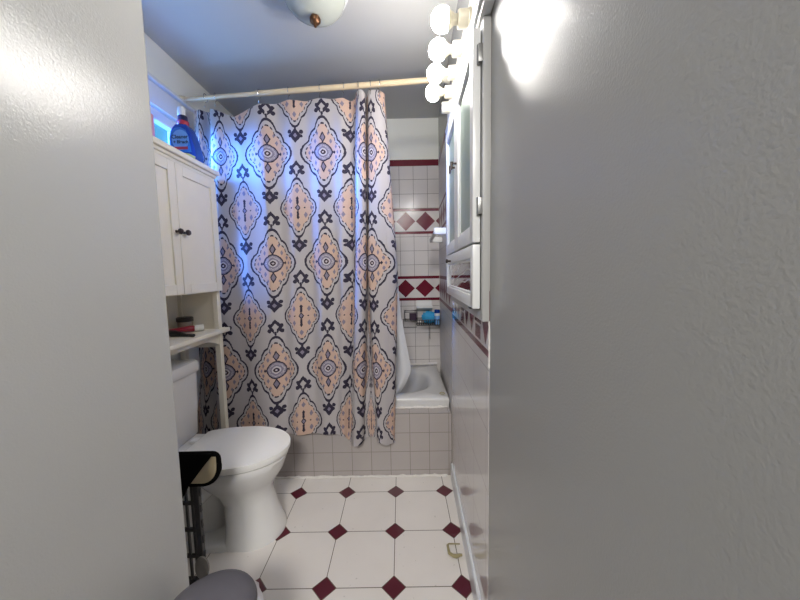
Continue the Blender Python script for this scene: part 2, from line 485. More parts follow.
# ------------------------------------------------------------------ bathtub
RIM = .466
def tub():
    bm = bm_(); n = 96
    x0, x1, y0, y1 = XL + .009, rw(2.35) - .020, TUBY, BW - .004
    cxx, cyy = (-1.12 + .207) / 2, (2.035 + 2.645) / 2
    hx, hy = (.207 + 1.12) / 2, (2.645 - 2.035) / 2
    def sup(hx, hy, e, z, cx=cxx, cy=cyy):
        out = []
        for j in range(n):
            a = 2 * PI * j / n; c, s = math.cos(a), math.sin(a)
            out.append((cx + hx * abs(c) ** (2 / e) * (1 if c > 0 else -1), cy + hy * abs(s) ** (2 / e) * (1 if s > 0 else -1), z))
        return out
    def rect(m, z):
        out = []
        for p in sup(hx, hy, 3.2, z):
            dx, dy = (p[0] - cxx) / hx, (p[1] - cyy) / hy
            k = 1 / max(abs(dx), abs(dy))
            X = cxx + dx * k * ((x1 - cxx) if dx > 0 else (cxx - x0)) ; Y = cyy + dy * k * ((y1 - cyy) if dy > 0 else (cyy - y0))
            X = max(x0 + m, min(x1 - m, X)); Y = max(y0 + m, min(y1 - m, Y))
            out.append((X, Y, z))
        return out
    secs = [rect(.004, .30), rect(.004, .40), rect(.0, .445), rect(.0, RIM - .008), rect(.006, RIM),
            sup(hx + .02, hy + .012, 3.2, RIM), sup(hx, hy, 3.2, RIM - .004), sup(hx - .02, hy - .012, 3.2, RIM - .02),
            sup(hx - .06, hy - .03, 3.2, .36, cxx - .01), sup(hx - .13, hy - .05, 3.2, .22, cxx - .03), sup(hx - .18, hy - .08, 3.0, .15, cxx - .05), sup(hx - .26, hy - .13, 2.8, .125, cxx - .05)]
    loft(bm, secs, False, True)
    return bm
t = thing('bathtub', 'white enamel bathtub set behind the tiled apron and shower curtain', 'bathtub', (0, 0, 0))
obj('tub_body', tub(), 'tub', t, ang=60)
bm = bm_()
tube(bm, [(x, BW - .012, RIM + .010 + random.uniform(-.003, .003)) for x in np.linspace(-.35, .305, 30)], [random.uniform(.008, .013) for _ in range(30)], 7)
obj('caulk_bead', bm, 'caulk', t)
bm = bm_(); tube(bm, [(.262 + .016 * math.cos(a), 2.045 + .016 * math.sin(a), RIM + .0025) for a in np.linspace(0, 2 * PI, 25)], .003, 8)
tag(obj('rubber_ring', bm, 'olive'), 'small tan ring lying on the front corner of the bathtub rim', 'ring')

# ------------------------------------------------------------------ shower curtain, rod and rings
RA, RB = Vector((XL, 1.985, 2.318)), Vector((rw(1.905) - .001, 1.905, 2.362))
rodp = lambda x: RA + (RB - RA) * ((x - RA.x) / (RB.x - RA.x))
t = thing('shower_rod', 'cream telescoping shower curtain rod spanning the tub from wall to wall', 'shower rod', tuple(rodp(-.5)))
L = lambda v: tuple(Vector(v) - rodp(-.5))
bm = bm_(); tube(bm, [L(rodp(XL + .03)), L(rodp(-.82))], .0125, 18); obj('inner_tube', bm, 'rod', t)
bm = bm_(); tube(bm, [L(rodp(-.83)), L(rodp(-.825)), L(rodp(.255))], [.0145, .0158, .0158], 18); obj('outer_tube', bm, 'rod', t)
for x, s in ((XL + .001, 1), (RB.x - .002, -1)):
    bm = bm_(); p0, p1, p2 = rodp(x), rodp(x + s * .012), rodp(x + s * .04)
    tube(bm, [L(p0), L(p1), L(p2)], [.026, .024, .0175], 18); obj('end_cap', bm, 'offwhite', t)

# curtain: rows of knots (x at top / middle / bottom, depth offset, cloth coordinate u)
KN = [(-1.185, -1.255, -1.255, .050, -.80), (-1.15, -1.21, -1.21, .030, -.62), (-1.115, -1.16, -1.16, .055, -.53), (-1.085, -1.12, -1.13, .050, -.43),
      (-1.080, -1.125, -1.135, .022, -.385), (-1.068, -1.115, -1.13, -.004, -.36),
      (-1.03, -1.07, -1.085, -.016, -.318), (-.955, -.955, -.955, .006, -.19), (-.90, -.90, -.90, -.002, -.13), (-.775, -.775, -.785, -.018, 0),
      (-.70, -.70, -.70, .006, .07), (-.62, -.625, -.63, -.010, .152), (-.53, -.53, -.54, .008, .24), (-.455, -.46, -.467, -.014, .318), (-.37, -.38, -.40, .002, .40), (-.32, -.34, -.37, -.006, .455),
      (-.272, -.285, -.335, .020, .50), (-.242, -.272, -.320, .024, .545), (-.236, -.268, -.316, -.002, .565), (-.222, -.250, -.295, -.030, .60), (-.200, -.220, -.265, -.036, .636), (-.182, -.203, -.240, -.012, .665), (-.180, -.198, -.232, .030, .70),
      (-.176, -.194, -.20, .045, .80), (-.171, -.196, -.165, .030, .91), (-.168, -.194, -.160, -.004, .945), (-.155, -.175, -.150, -.026, .965), (-.12, -.12, -.115, -.030, 1.03), (-.085, -.055, -.075, -.012, 1.085), (-.072, -.022, -.055, .012, 1.12), (-.070, -.015, -.052, .030, 1.15)]
TOP = [(-1.255, 2.235), (-1.143, 2.235), (-1.058, 2.222), (-.941, 2.176), (-.86, 2.215), (-.794, 2.238), (-.70, 2.250), (-.622, 2.262), (-.53, 2.258), (-.439, 2.267), (-.37, 2.264), (-.308, 2.272), (-.262, 2.262), (-.238, 2.29), (-.225, 2.299), (-.20, 2.300), (-.182, 2.286), (-.165, 2.300), (-.12, 2.300), (-.068, 2.296)]
BOT = [(-1.255, .25), (-1.13, .27), (-.869, .322), (-.75, .312), (-.636, .305), (-.45, .303), (-.36, .285), (-.325, .232), (-.27, .246), (-.235, .262), (-.20, .272), (-.16, .262), (-.10, .240), (-.05, .238)]
def smooth_knots():
    k = np.array(KN); n = len(k)
    # chord parameter from the plan path at mid height
    d = np.hypot(np.diff(k[:, 1]), np.diff(k[:, 3])) + .004
    s = np.concatenate([[0], np.cumsum(d)])
    S = np.linspace(0, s[-1], 620)
    out = []
    for c in range(5):
        y = k[:, c]
        # monotone-ish cubic (finite-difference tangents, limited)
        m = np.zeros(n); dd = np.diff(y) / d
        m[1:-1] = np.where(dd[1:] * dd[:-1] > 0, 2 * dd[1:] * dd[:-1] / (dd[1:] + dd[:-1] + 1e-12 * np.sign(dd[1:] + dd[:-1])), 0); m[0], m[-1] = dd[0], dd[-1]
        i = np.clip(np.searchsorted(s, S, side='right') - 1, 0, n - 2)
        h = d[i]; q = (S - s[i]) / h
        out.append((2*q**3-3*q**2+1)*y[i] + (q**3-2*q**2+q)*h*m[i] + (-2*q**3+3*q**2)*y[i+1] + (q**3-q**2)*h*m[i+1])
    return out
def curtain_mesh():
    xt, xm, xb, dy, u = smooth_knots()
    tx, tz = np.array(TOP).T; bx, bz = np.array(BOT).T
    zt = 1.27 + (np.interp(xt, tx, tz) - 1.27) * 1.018
    zbot = np.interp(xb, bx, bz)
    NV = 110; nu = len(xt)
    rng = np.random.RandomState(3)
    verts = np.zeros((NV, nu, 3)); uv = np.zeros((NV, nu, 2))
    for r in range(NV):
        f = r / (NV - 1)
        z = zt * (1 - f) + zbot * f
        g = np.clip((2.28 - z) / 1.0, 0, 2.0)                # 0 top .. 1 middle .. 2 bottom
        x = np.where(g < 1, xt * 1.018 * (1 - g) + xm * g, xm * (2 - g) + xb * (g - 1))
        amp = .85 + .35 * f
        rip = .0035 * np.sin(u * 31 + 2.2 * z) * (1 - .4 * f) + .003 * np.sin(z * 9 + u * 11) + .004 * f * np.sin(u * 19 + 1.3)
        y = 1.856 + (z - .3) / 2.0 * .088 + dy * amp + rip * (dy > -.02)
        lim = np.interp(z, [.46, .9], [1.876, 1.99]); y = np.minimum(y, lim + (y - lim) * .08 * (z > .46))
        verts[r, :, 0], verts[r, :, 1], verts[r, :, 2] = x, y, z
        uv[r, :, 0] = u - .022; uv[r, :, 1] = z - 1.974 - .008 * np.sin(u * 5)
    me = bpy.data.meshes.new('curtain_cloth')
    idx = np.arange(NV * nu).reshape(NV, nu)
    faces = np.stack([idx[:-1, :-1], idx[1:, :-1], idx[1:, 1:], idx[:-1, 1:]], -1).reshape(-1, 4)
    me.from_pydata(verts.reshape(-1, 3).tolist(), [], faces.tolist())
    l = me.uv_layers.new(name='cloth')
    l.data.foreach_set('uv', uv.reshape(-1, 2)[faces.reshape(-1)].astype(np.float32).ravel())
    me.polygons.foreach_set('use_smooth', [True] * len(me.polygons))
    me.materials.append(M['curtain'])
    return me
o = bpy.data.objects.new('shower_curtain', curtain_mesh()); C.objects.link(o)
tag(o, 'white shower curtain printed with peach and navy medallions hanging from the rod', 'shower curtain')

ORD = ['first', 'second', 'third', 'fourth', 'fifth', 'sixth', 'seventh', 'eighth', 'ninth']
HK = [(-1.115, 2.24), (-1.055, 2.232), (-.794, 2.246), (-.622, 2.272), (-.439, 2.278), (-.308, 2.284), (-.222, 2.335), (-.155, 2.335), (-.105, 2.335)]
hook0 = None
for i, (x, zt) in enumerate(HK):
    x *= 1.018; p = rodp(x)
    if hook0 is None:
        bm = bm_()
        ring = [(0, .021 * math.sin(a), .021 * math.cos(a)) for a in np.linspace(-2.3, 2.5, 22)]
        tube(bm, ring + [(0, -.006, -.028), (0, -.014, -.042), (0, -.018, -.052), (0, -.012, -.058)], .0021, 7)
        hook0 = obj('curtain_hook', bm, 'chrome'); o = hook0
    else:
        o = hook0.copy(); C.objects.link(o)
    o.location = p; o.rotation_euler = (0, 0, random.uniform(-.5, .5))
    tag(o, 'small chrome curtain ring on the cream rod, %s from the left end' % ORD[i], 'curtain hook', 'curtain rings on the shower rod')

# white inner liner hanging in the tub
bm = bm_()
def liner():
    NZ, NX = 50, 40
    zs = np.linspace(2.26, .44, NZ); grid = []
    for z in zs:
        f = (2.26 - z) / 1.82; row = []
        xr = np.interp(z, [.44, .50, .60, .75, 1.0, 1.4, 2.26], [-.02, .02, .062, .040, -.004, -.03, -.14])
        for k in range(NX):
            g = k / (NX - 1); x = -.42 + (xr + .42) * g
            y = 2.02 + .07 * f + .016 * math.sin(g * 24 + f * 2) * (.4 + .6 * f) - .02 * g * (1 - f)
            if z < RIM + .02: y = max(y, 2.06)
            zz = z + (.02 * math.sin(g * 7) if z < .7 else 0)
            row.append(bm.verts.new((x, y, zz)))
        grid.append(row)
    for a, b in zip(grid, grid[1:]):
        for k in range(NX - 1): bm.faces.new((a[k], a[k + 1], b[k + 1], b[k]))
liner()
tag(obj('curtain_liner', bm, 'liner'), 'plain white plastic shower liner hanging into the bathtub behind the printed curtain', 'shower liner')

# ------------------------------------------------------------------ toilet (x = distance from the left wall)
TX, TYC = XL, 1.50
t = thing('toilet', 'white porcelain toilet with closed lid beside the shower curtain', 'toilet', (TX, TYC, 0))
def egg(cx, af, ab, b, z, n=56, e=2.0, eb=2.0):
    out = []
    for j in range(n):
        a = 2 * PI * j / n; c, s = math.cos(a), math.sin(a)
        ee = e if c > 0 else eb
        out.append((cx + (af if c > 0 else ab) * abs(c) ** (2 / ee) * (1 if c >= 0 else -1), b * abs(s) ** (2 / ee) * (1 if s >= 0 else -1), z))
    return out
bm = bm_()
loft(bm, [egg(.55, .145, .10, .142, 0, eb=7), egg(.55, .143, .10, .140, .02, eb=7), egg(.55, .128, .10, .130, .05, eb=7), egg(.55, .105, .10, .118, .12, eb=7), egg(.54, .100, .10, .110, .19, eb=5),
          egg(.52, .122, .13, .114, .235, eb=3), egg(.50, .165, .19, .138, .275), egg(.50, .195, .22, .166, .32), egg(.49, .22, .24, .182, .36), egg(.49, .231, .25, .187, .388), egg(.49, .226, .245, .182, .396)])
# rear body, trapway bulge, foot plate, tank shelf
loft(bm, [egg(.26, .14, .10, .075, 0.0, eb=4), egg(.26, .14, .10, .07, .12, eb=4), egg(.24, .16, .12, .10, .26, eb=4), egg(.22, .2, .14, .15, .36, eb=5), egg(.22, .2, .14, .17, .40, eb=6)])
for s in (-1, 1):
    tube(bm, [(.42, s * .05, .30), (.36, s * .075, .27), (.29, s * .085, .21), (.26, s * .082, .13), (.27, s * .078, .06), (.25, s * .07, .01)], [.03, .045, .05, .05, .045, .035], 14)
loft(bm, [egg(.40, .27, .30, .145, 0, eb=5), egg(.40, .268, .298, .143, .018, eb=5), egg(.40, .255, .285, .13, .03, eb=5)])
box(bm, .075, .33, -.17, .17, .385, .415, .012, 3)
obj('bowl', bm, 'porcelain', t, ang=50)
def lid_outline(k=0.0, n=40):
    pts = []
    for j in range(n + 1):
        a = -PI / 2 + PI * j / n
        pts.append((.475 + (.258 + k) * math.cos(a), (.198 + k) * math.sin(a)))
    pts += [(.40, .194 + k), (.34, .184 + k), (.265, .160 + k), (.245 - k, .150), (.245 - k, -.150), (.265, -.160 - k), (.34, -.184 - k), (.40, -.194 - k)]
    return pts
bm = bm_(); prism(bm, lid_outline(-.007), 'z', .403, .4130, .005, 3); obj('seat', bm, 'seat', t)
bm = bm_(); prism(bm, lid_outline(), 'z', .4165, .436, .008, 4); obj('lid', bm, 'seat', t)
for s in (-1, 1):
    bm = bm_(); box(bm, .205, .25, s * .075 - .022, s * .075 + .022, .414, .432, .006, 3); obj('hinge', bm, 'seat', t)
TF = .205
def rr(x0, x1, hw, r, z, n=6):
    out = []
    for cx, cy, a0 in ((x1 - r, hw - r, 0), (x0 + r, hw - r, PI / 2), (x0 + r, -hw + r, PI), (x1 - r, -hw + r, 1.5 * PI)):
        for k in range(n + 1):
            a = a0 + PI / 2 * k / n; out.append((cx + r * math.cos(a), cy + r * math.sin(a), z))
    return out
bm = bm_(); loft(bm, [rr(.03, TF - .03, .168, .03, .416), rr(.022, TF - .018, .174, .03, .43), rr(.02, TF - .010, .178, .03, .60), rr(.02, TF - .006, .180, .03, .765)]); obj('tank', bm, 'porcelain', t)
bm = bm_(); loft(bm, [rr(.016, TF, .180, .03, .766), rr(.012, TF + .006, .186, .03, .775), rr(.012, TF + .006, .186, .03, .80), rr(.013, TF + .005, .185, .03, .815), rr(.018, TF, .180, .03, .823), rr(.03, TF - .014, .166, .028, .827)]); obj('tank_lid', bm, 'porcelain', t)

# ------------------------------------------------------------------ over-toilet cabinet
EX, EY = -1.045, 1.507          # front plane, centre
t = thing('over_toilet_cabinet', 'cream wooden over-toilet cabinet with two panel doors and open shelf', 'cabinet', (EX, EY, 0))
HW, DB = .326, -.236
for s in (-1, 1):
    for fx in (0, 1):
        bm = bm_(); x1 = 0 if fx else DB + .03
        box(bm, x1 - .03, x1, s * HW - (.032 if s > 0 else 0), s * HW + (.032 if s < 0 else 0), 0, 1.182, .002, 1); obj('leg', bm, 'cream', t)
    bm = bm_(); box(bm, DB + .03, -.03, s * (HW - .016) - .008, s * (HW - .016) + .008, .86, 1.182); obj('side_panel', bm, 'cream', t)
bm = bm_(); box(bm, DB, -.0, -HW, HW, 1.182, 1.80, .002, 1); obj('cabinet_body', bm, 'cream', t)
bm = bm_()
box(bm, DB, .008, -HW - .008, HW + .008, 1.80, 1.815, .004); box(bm, DB, .016, -HW - .016, HW + .016, 1.815, 1.832, .006, 3); box(bm, DB, .028, -HW - .028, HW + .028, 1.832, 1.858, .006, 3)
obj('crown_moulding', bm, 'cream', t)
bm = bm_(); box(bm, DB, .030, -HW - .030, HW + .030, .945, .968, .005, 3); obj('shelf', bm, 'cream', t)
bm = bm_(); box(bm, DB, DB + .008, -HW + .032, HW - .032, .968, 1.182); obj('back_panel', bm, 'cream', t)
bm = bm_()
arch = [(-HW + .034, .945), (-HW + .034, .875)] + [(-HW + .034 + (2 * HW - .068) * q, .875 + .040 * min(1, 5.5 * min(q, 1 - q)) ** .7) for q in np.linspace(.03, .97, 28)] + [(HW - .034, .875), (HW - .034, .945)]
prism(bm, arch, 'x', -.022, -.004); obj('arched_apron', bm, 'cream', t)
bm = bm_(); box(bm, DB + .006, DB + .024, -HW + .032, HW - .032, .14, .18, .002); obj('stretcher', bm, 'cream', t)
def panel_door(y0, y1, z0, z1, ky):
    bm = bm_(); w = .048
    box(bm, .001, .018, y0, y0 + w, z0, z1, .0015, 1); box(bm, .001, .018, y1 - w, y1, z0, z1, .0015, 1)
    box(bm, .001, .018, y0 + w, y1 - w, z1 - w, z1, .0015, 1); box(bm, .001, .018, y0 + w, y1 - w, z0, z0 + w, .0015, 1)
    box(bm, .001, .010, y0 + w, y1 - w, z0 + w, z1 - w)
    d = obj('door', bm, 'cream', t)
    bm = bm_(); lathe(bm, [(.0065, .018), (.005, .026), (.006, .030), (.0125, .035), (.014, .041), (.011, .047), (.004, .049)], (0, ky, 1.478), 'x', 20)
    obj('knob', bm, 'bronze', d)
panel_door(-HW + .004, -.0015, 1.186, 1.795, -.026); panel_door(.0015, HW - .004, 1.186, 1.795, .026)

# things on its top
Z0 = 1.859
t = thing('cleaner_bottle', 'blue cleaner spray bottle with white cap on top of the cream cabinet', 'bottle', (-1.10, 1.715, Z0))
out = [(-.066, 0), (-.068, .02), (-.068, .12), (-.062, .15), (-.048, .172), (-.034, .186), (.018, .186), (.032, .170), (.046, .135), (.056, .085), (.066, .03), (.068, .012), (.064, 0)]
bm = bm_(); prism(bm, out, 'y', -.032, .032, .012, 4); obj('body', bm, 'bluebottle', t)
bm = bm_(); lathe(bm, [(.026, .184), (.026, .200), (.023, .204), (.022, .232), (.020, .236)], (-.010, 0, 0), 'z', 24); obj('neck', bm, 'navy', t)
bm = bm_(); lathe(bm, [(.0265, .188), (.027, .190), (.027, .206), (.0265, .208)], (-.010, 0, 0), 'z', 24); obj('neck_band', bm, 'red', t)
bm = bm_(); lathe(bm, [(.019, .234), (.020, .238), (.019, .270), (.015, .280), (.006, .284)], (-.014, 0, 0), 'z', 24); obj('cap', bm, 'white', t)
bm = bm_(); prism(bm, [(-.06, .045), (-.062, .11), (-.055, .145), (-.035, .165), (-.005, .168), (.02, .155), (.034, .12), (.040, .08), (.044, .045)], 'y', -.0335, -.0325); lb = obj('label', bm, 'midblue', t)
bm = bm_(); prism(bm, [(-.008 + .043 * math.cos(a), .106 + .05 * math.sin(a)) for a in np.linspace(0, 2 * PI, 29)[:-1]], 'y', -.0343, -.0336); obj('label_oval', bm, 'lightblue', lb)
bm = bm_(); box(bm, -.05, .028, -.0350, -.0344, .058, .072); obj('label_stripe', bm, 'red', lb)
bm = bm_(); prism(bm, [(-.066, .028), (-.02, .036), (.03, .028), (.060, .012), (.062, .022), (.03, .038), (-.02, .045), (-.066, .036)], 'y', -.0342, -.0322); obj('yellow_band', bm, 'yellow', t)
def text(s, size, x, z, parent, mat, y):
    cu = bpy.data.curves.new('lettering', 'FONT'); cu.body = s; cu.size = size; cu.align_x = 'CENTER'; cu.extrude = .0002; cu.offset = .0006
    to = bpy.data.objects.new('tmp', cu); C.objects.link(to); bpy.context.view_layer.update()
    me = bpy.data.meshes.new_from_object(to.evaluated_get(bpy.context.evaluated_depsgraph_get()))
    bpy.data.objects.remove(to); bpy.data.curves.remove(cu)
    me.transform(Matrix.Translation((x, y, z)) @ Matrix.Rotation(PI / 2, 4, 'X'))
    me.materials.clear(); me.materials.append(M[mat])
    o = bpy.data.objects.new('lettering', me); C.objects.link(o); o.parent = parent
text('Cleaner', .026, -.010, .112, lb, 'ink', -.0352); text('+ Bleach', .022, -.006, .088, lb, 'ink', -.0352)
t = thing('package', 'pink and white package beside the blue cleaner bottle on the cabinet', 'package', (-1.245, 1.60, Z0))
bm = bm_(); box(bm, -.035, .035, -.05, .05, 0, .215, .006); obj('body', bm, 'pink', t)
bm = bm_(); box(bm, -.0356, .0356, -.0506, .0506, .05, .08); obj('printed_band', bm, 'yellow', t)

# things on the open shelf
ZS = .969
t = thing('jar', 'squat grey jar with dark lid at the back of the cream shelf', 'jar', (-1.20, 1.745, ZS))
bm = bm_(); lathe(bm, [(.034, 0), (.038, .005), (.038, .052), (.035, .056)], n=28); obj('body', bm, 'jar', t)
bm = bm_(); lathe(bm, [(.040, .054), (.0405, .058), (.0405, .074), (.037, .078)], n=28); obj('lid', bm, 'darklid', t)
t = thing('squeeze_tube', 'crimson squeeze tube with white cap lying on the cream open shelf', 'tube', (-1.15, 1.70, ZS), math.atan2(.075, .12))
bm = bm_()
loft(bm, [[(x, w * math.cos(a), .019 + h * math.sin(a)) for a in np.linspace(0, 2 * PI, 21)[:-1]] for x, w, h in ((-.115, .024, .002), (-.08, .024, .008), (-.02, .021, .015), (.02, .018, .017), (.03, .012, .012))]); obj('body', bm, 'crimson', t)
bm = bm_(); lathe(bm, [(.0165, .026), (.0175, .030), (.0175, .066), (.016, .069)], (0, 0, .019), 'x', 22); obj('cap', bm, 'white', t)
bm = bm_()
loft(bm, [[(x, w * math.cos(a), .5 * .016 + .5 * max(0, h - .008) * 2 + h * math.sin(a)) for a in np.linspace(0, 2 * PI, 15)[:-1]] for x, w, h in ((-.10, .024, .014), (-.05, .025, .015), (-.01, .018, .011), (.03, .008, .007), (.06, .008, .007), (.065, .011, .008), (.078, .011, .008), (.082, .006, .004))])
o = obj('hair_brush', bm, 'black'); o.location = (-1.115, 1.585, ZS); o.rotation_euler = (0, 0, -.25)
tag(o, 'black brush lying near the front edge of the cream open shelf', 'brush')

# ------------------------------------------------------------------ black rack and pouch, bin, clip
t = thing('wire_rack', 'narrow black lattice rack standing on the floor between toilet and partition', 'rack', (-.80, 1.16, 0))
for px in (0.0, -.16):
    bm = bm_(); box(bm, px - .012, px + .008, -.01, .01, 0.0, .50, .002, 1); obj('post', bm, 'rackgrey', t)
bm = bm_()
for z in (.06, .17, .28, .39, .485): box(bm, -.16, 0, -.006, .004, z, z + .012)
for x in (-.13, -.10, -.07, -.045, -.022): box(bm, x - .004, x + .004, -.005, .003, .06, .49)
for k in range(6): box(bm, .008, .012, -.004, .004, .10 + k * .065, .13 + k * .065)
obj('lattice', bm, 'rackgrey', t)
bm = bm_(); box(bm, -.17, .0, -.05, .07, 0, .018, .004); obj('base', bm, 'black', t)
bm = bm_(); loft(bm, [[(.018 + w * math.cos(a), -.028 + y, .155 + h * math.sin(a)) for a in np.linspace(0, 2 * PI, 21)[:-1]] for y, w, h in ((0.008, .012, .022), (0, .026, .045), (-.008, .027, .047), (-.014, .02, .036))])
obj('plastic_catch', bm, 'greyplastic', t)
t = thing('fabric_pouch', 'black fabric pouch with beige lining over the rack beside the toilet lid', 'pouch', (-.80, 1.135, .45))
rc = [(.040 + .070 * math.cos(a), .108 + .080 * math.sin(a)) for a in np.linspace(-PI / 2, 0, 9)] + [(.110 - .030 + .030 * math.cos(a), .134 + .030 * math.sin(a)) for a in np.linspace(0, PI / 2, 5)]
bm = bm_(); prism(bm, [(-.20, .028)] + rc + [(-.20, .162)], 'y', 0, .012, .004, 2); obj('back', bm, 'blackfab', t)
rc2 = [(.038 + .058 * math.cos(a), .110 + .068 * math.sin(a)) for a in np.linspace(-PI / 2, 0, 9)]
bm = bm_(); prism(bm, [(-.10, .042)] + rc2 + [(.096, .146), (-.10, .146)], 'y', -.002, -.0005); obj('lining', bm, 'beige', t)
top = []
for i in range(22):
    x = -.20 + .285 * i / 21; top.append((x, .160 + (.004 if i % 2 else 0)))
bm = bm_(); prism(bm, [(-.20, -.10), (-.055, -.045), (-.01, .035), (.045, .105), (.083, .150)] + top[::-1], 'y', -.010, -.0035, .0015, 1); obj('flap', bm, 'blackfab', t)

t = thing('trash_bin', 'small bin with dark grey domed lid and white bag liner at partition corner', 'trash bin', (-.522, .765, 0))
bm = bm_(); lathe(bm, [(.085, 0), (.09, .006), (.112, .36), (.113, .375)], n=40); obj('bin_body', bm, 'lidgrey', t)
bm = bm_(); secs = []
for r, z, j in ((.1145, .25, .002), (.120, .28, .004), (.130, .33, .005), (.131, .355, .004), (.124, .372, .002), (.117, .379, .001)):
    secs.append([((r + random.uniform(-j, j)) * math.cos(a), (r + random.uniform(-j, j)) * math.sin(a), z + random.uniform(-j, j)) for a in np.linspace(0, 2 * PI, 57)[:-1]])
loft(bm, secs, False, False); obj('bag_liner', bm, 'bag', t)
bm = bm_(); lathe(bm, [(.114, .376), (.1165, .380), (.1165, .388), (.112, .397), (.095, .407), (.06, .416), (.02, .4195), (.004, .42)], n=48); obj('lid', bm, 'lidgrey', t, ang=60)

bm = bm_(); tube(bm, [(.05, .030, .004), (.0, .032, .004), (-.008, .025, .004), (-.006, -.018, .004), (.008, -.030, .004), (.022, -.034, .004), (.04, -.028, .004), (.05, -.028, .004)], [.003, .003, .005, .007, .007, .009, .006, .005], 8)
o = obj('plastic_clip', bm, 'olive'); o.location = (.203, 1.345, 0.005)
tag(o, 'olive beige U-shaped plastic clip lying on the floor tile against the baseboard', 'clip')

# ------------------------------------------------------------------ right wall: mirrored cabinet, light bar, towel bar
wy = lambda y: (y - RY) * 1.0007
t = thing('mirror_cabinet', 'white wall cabinet with two tall frosted doors and a small drop door', 'cabinet', RLOC, RROT)
A0, A1 = wy(.946), wy(1.74)
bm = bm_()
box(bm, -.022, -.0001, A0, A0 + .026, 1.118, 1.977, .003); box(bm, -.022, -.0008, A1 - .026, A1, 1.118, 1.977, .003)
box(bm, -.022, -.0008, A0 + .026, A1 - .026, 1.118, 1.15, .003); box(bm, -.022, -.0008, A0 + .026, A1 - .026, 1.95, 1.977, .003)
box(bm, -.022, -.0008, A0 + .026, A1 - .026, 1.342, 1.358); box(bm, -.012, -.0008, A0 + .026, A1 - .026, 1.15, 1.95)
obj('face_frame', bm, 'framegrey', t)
def mdoor(y0, y1, z0, z1, glass, w=.050):
    bm = bm_(); X0, X1 = -.047, -.0235
    box(bm, X0, X1, y0, y0 + w, z0, z1, .004, 2); box(bm, X0, X1, y1 - w, y1, z0, z1, .004, 2)
    box(bm, X0, X1, y0 + w, y1 - w, z1 - w, z1, .004, 2); box(bm, X0, X1, y0 + w, y1 - w, z0, z0 + w, .004, 2)
    b2 = .009
    for a in ((y0 + w, y0 + w + b2, z0 + w, z1 - w), (y1 - w - b2, y1 - w, z0 + w, z1 - w), (y0 + w, y1 - w, z1 - w - b2, z1 - w), (y0 + w, y1 - w, z0 + w, z0 + w + b2)):
        box(bm, X0 + .006, X1, *a, .002, 1)
    d = obj('door', bm, 'white', t)
    obj('glass_panel', box(bm_(), X0 + .011, X0 + .015, y0 + w + .002, y1 - w - .002, z0 + w + .002, z1 - w - .002), glass, d)
    return d
YM = wy(1.335); DN, DF = A0 + .022, wy(1.715)
d1 = mdoor(DN, YM - .001, 1.357, 1.962, 'frost'); d2 = mdoor(YM + .001, DF, 1.357, 1.962, 'frost'); d3 = mdoor(DN, DF, 1.155, 1.351, 'etched', .040)
def latch(d, y, z, s):
    bm = bm_(); tube(bm, [(-.047, y, z), (-.066, y, z)], .0042, 10); tube(bm, [(-.066, y, z + .006), (-.068, y, z - .024)], [.006, .0045], 10); obj('handle', bm, 'bronze', d)
latch(d1, YM - .025, 1.70, 1); latch(d2, YM + .025, 1.70, -1)
bm = bm_(); lathe(bm, [(.005, -.047), (.005, -.060), (.010, -.064), (.010, -.068), (.007, -.071)], (0, DF - .20, 1.320), 'x', 16); obj('handle', bm, 'bronze', d3)
for z in (1.462, 1.885):
    bm = bm_(); tube(bm, [(-.031, A0 + .017, z - .026), (-.031, A0 + .017, z + .026)], .0055, 10); box(bm, -.034, -.020, A0 + .004, A0 + .020, z - .024, z + .024, .001); obj('hinge', bm, 'steel', t)
for y in (A0 + .09, DF - .12):
    bm = bm_(); box(bm, -.046, -.024, y - .012, y + .012, 1.1495, 1.1545); obj('bottom_hinge', bm, 'bronze', t)

t = thing('vanity_light', 'white light bar with lit round globe bulbs above the wall cabinet', 'light', RLOC, RROT)
B0, B1 = wy(.90), wy(1.79)
bm = bm_(); box(bm, -.030, -.0008, B0, B1, 2.025, 2.150, .005, 3); obj('back_plate', bm, 'offwhite', t)
bm = bm_()
for k, (z0, z1, d) in enumerate(((1.980, 1.993, .030), (1.994, 2.004, .040), (2.005, 2.014, .034), (2.015, 2.024, .042))): box(bm, -d, -.0008, B0, B1, z0, z1, .003, 2)
obj('ribbed_rail', bm, 'white', t)
ZL = 2.087
for k in range(5):
    y = wy(1.105 + .14 * k)
    bm = bm_(); lathe(bm, [(.029, -.030), (.029, -.036), (.0265, -.038), (.0265, -.066), (.024, -.070), (.019, -.070)], (0, y, ZL), 'x', 28); s = obj('socket', bm, 'offwhite', t)
    if k < 4:
        bm = bm_(); R = .036; cx = -.121
        lathe(bm, [(R * math.sin(a), cx + R * math.cos(a)) for a in np.linspace(.98, PI - .05, 16)], (0, y, ZL), 'x', 28); obj('globe_bulb', bm, 'bulb', s, ang=80)
        bm = bm_(); a = .98
        lathe(bm, [(.0145, -.062), (.0155, -.080), (.022, -.090), (R * math.sin(a) + .0006, cx + R * math.cos(a) + .0002), (R * math.sin(a) + .0002, cx + R * math.cos(a) - .0012)], (0, y, ZL), 'x', 28); obj('bulb_base', bm, 'offwhite', s)

t = thing('towel_bar', 'white ceramic towel bar on the tiled wall above the bathtub', 'towel bar', RLOC, RROT)
ZT = 1.512
for y in (wy(1.93), wy(2.43)):
    bm = bm_(); box(bm, -.098, -.0008, y - .017, y + .017, ZT - .020, ZT + .020, .006, 3); obj('bracket', bm, 'white', t)
bm = bm_(); box(bm, -.096, -.076, wy(1.952), wy(2.408), ZT - .011, ZT + .009, .004); obj('bar', bm, 'white', t)

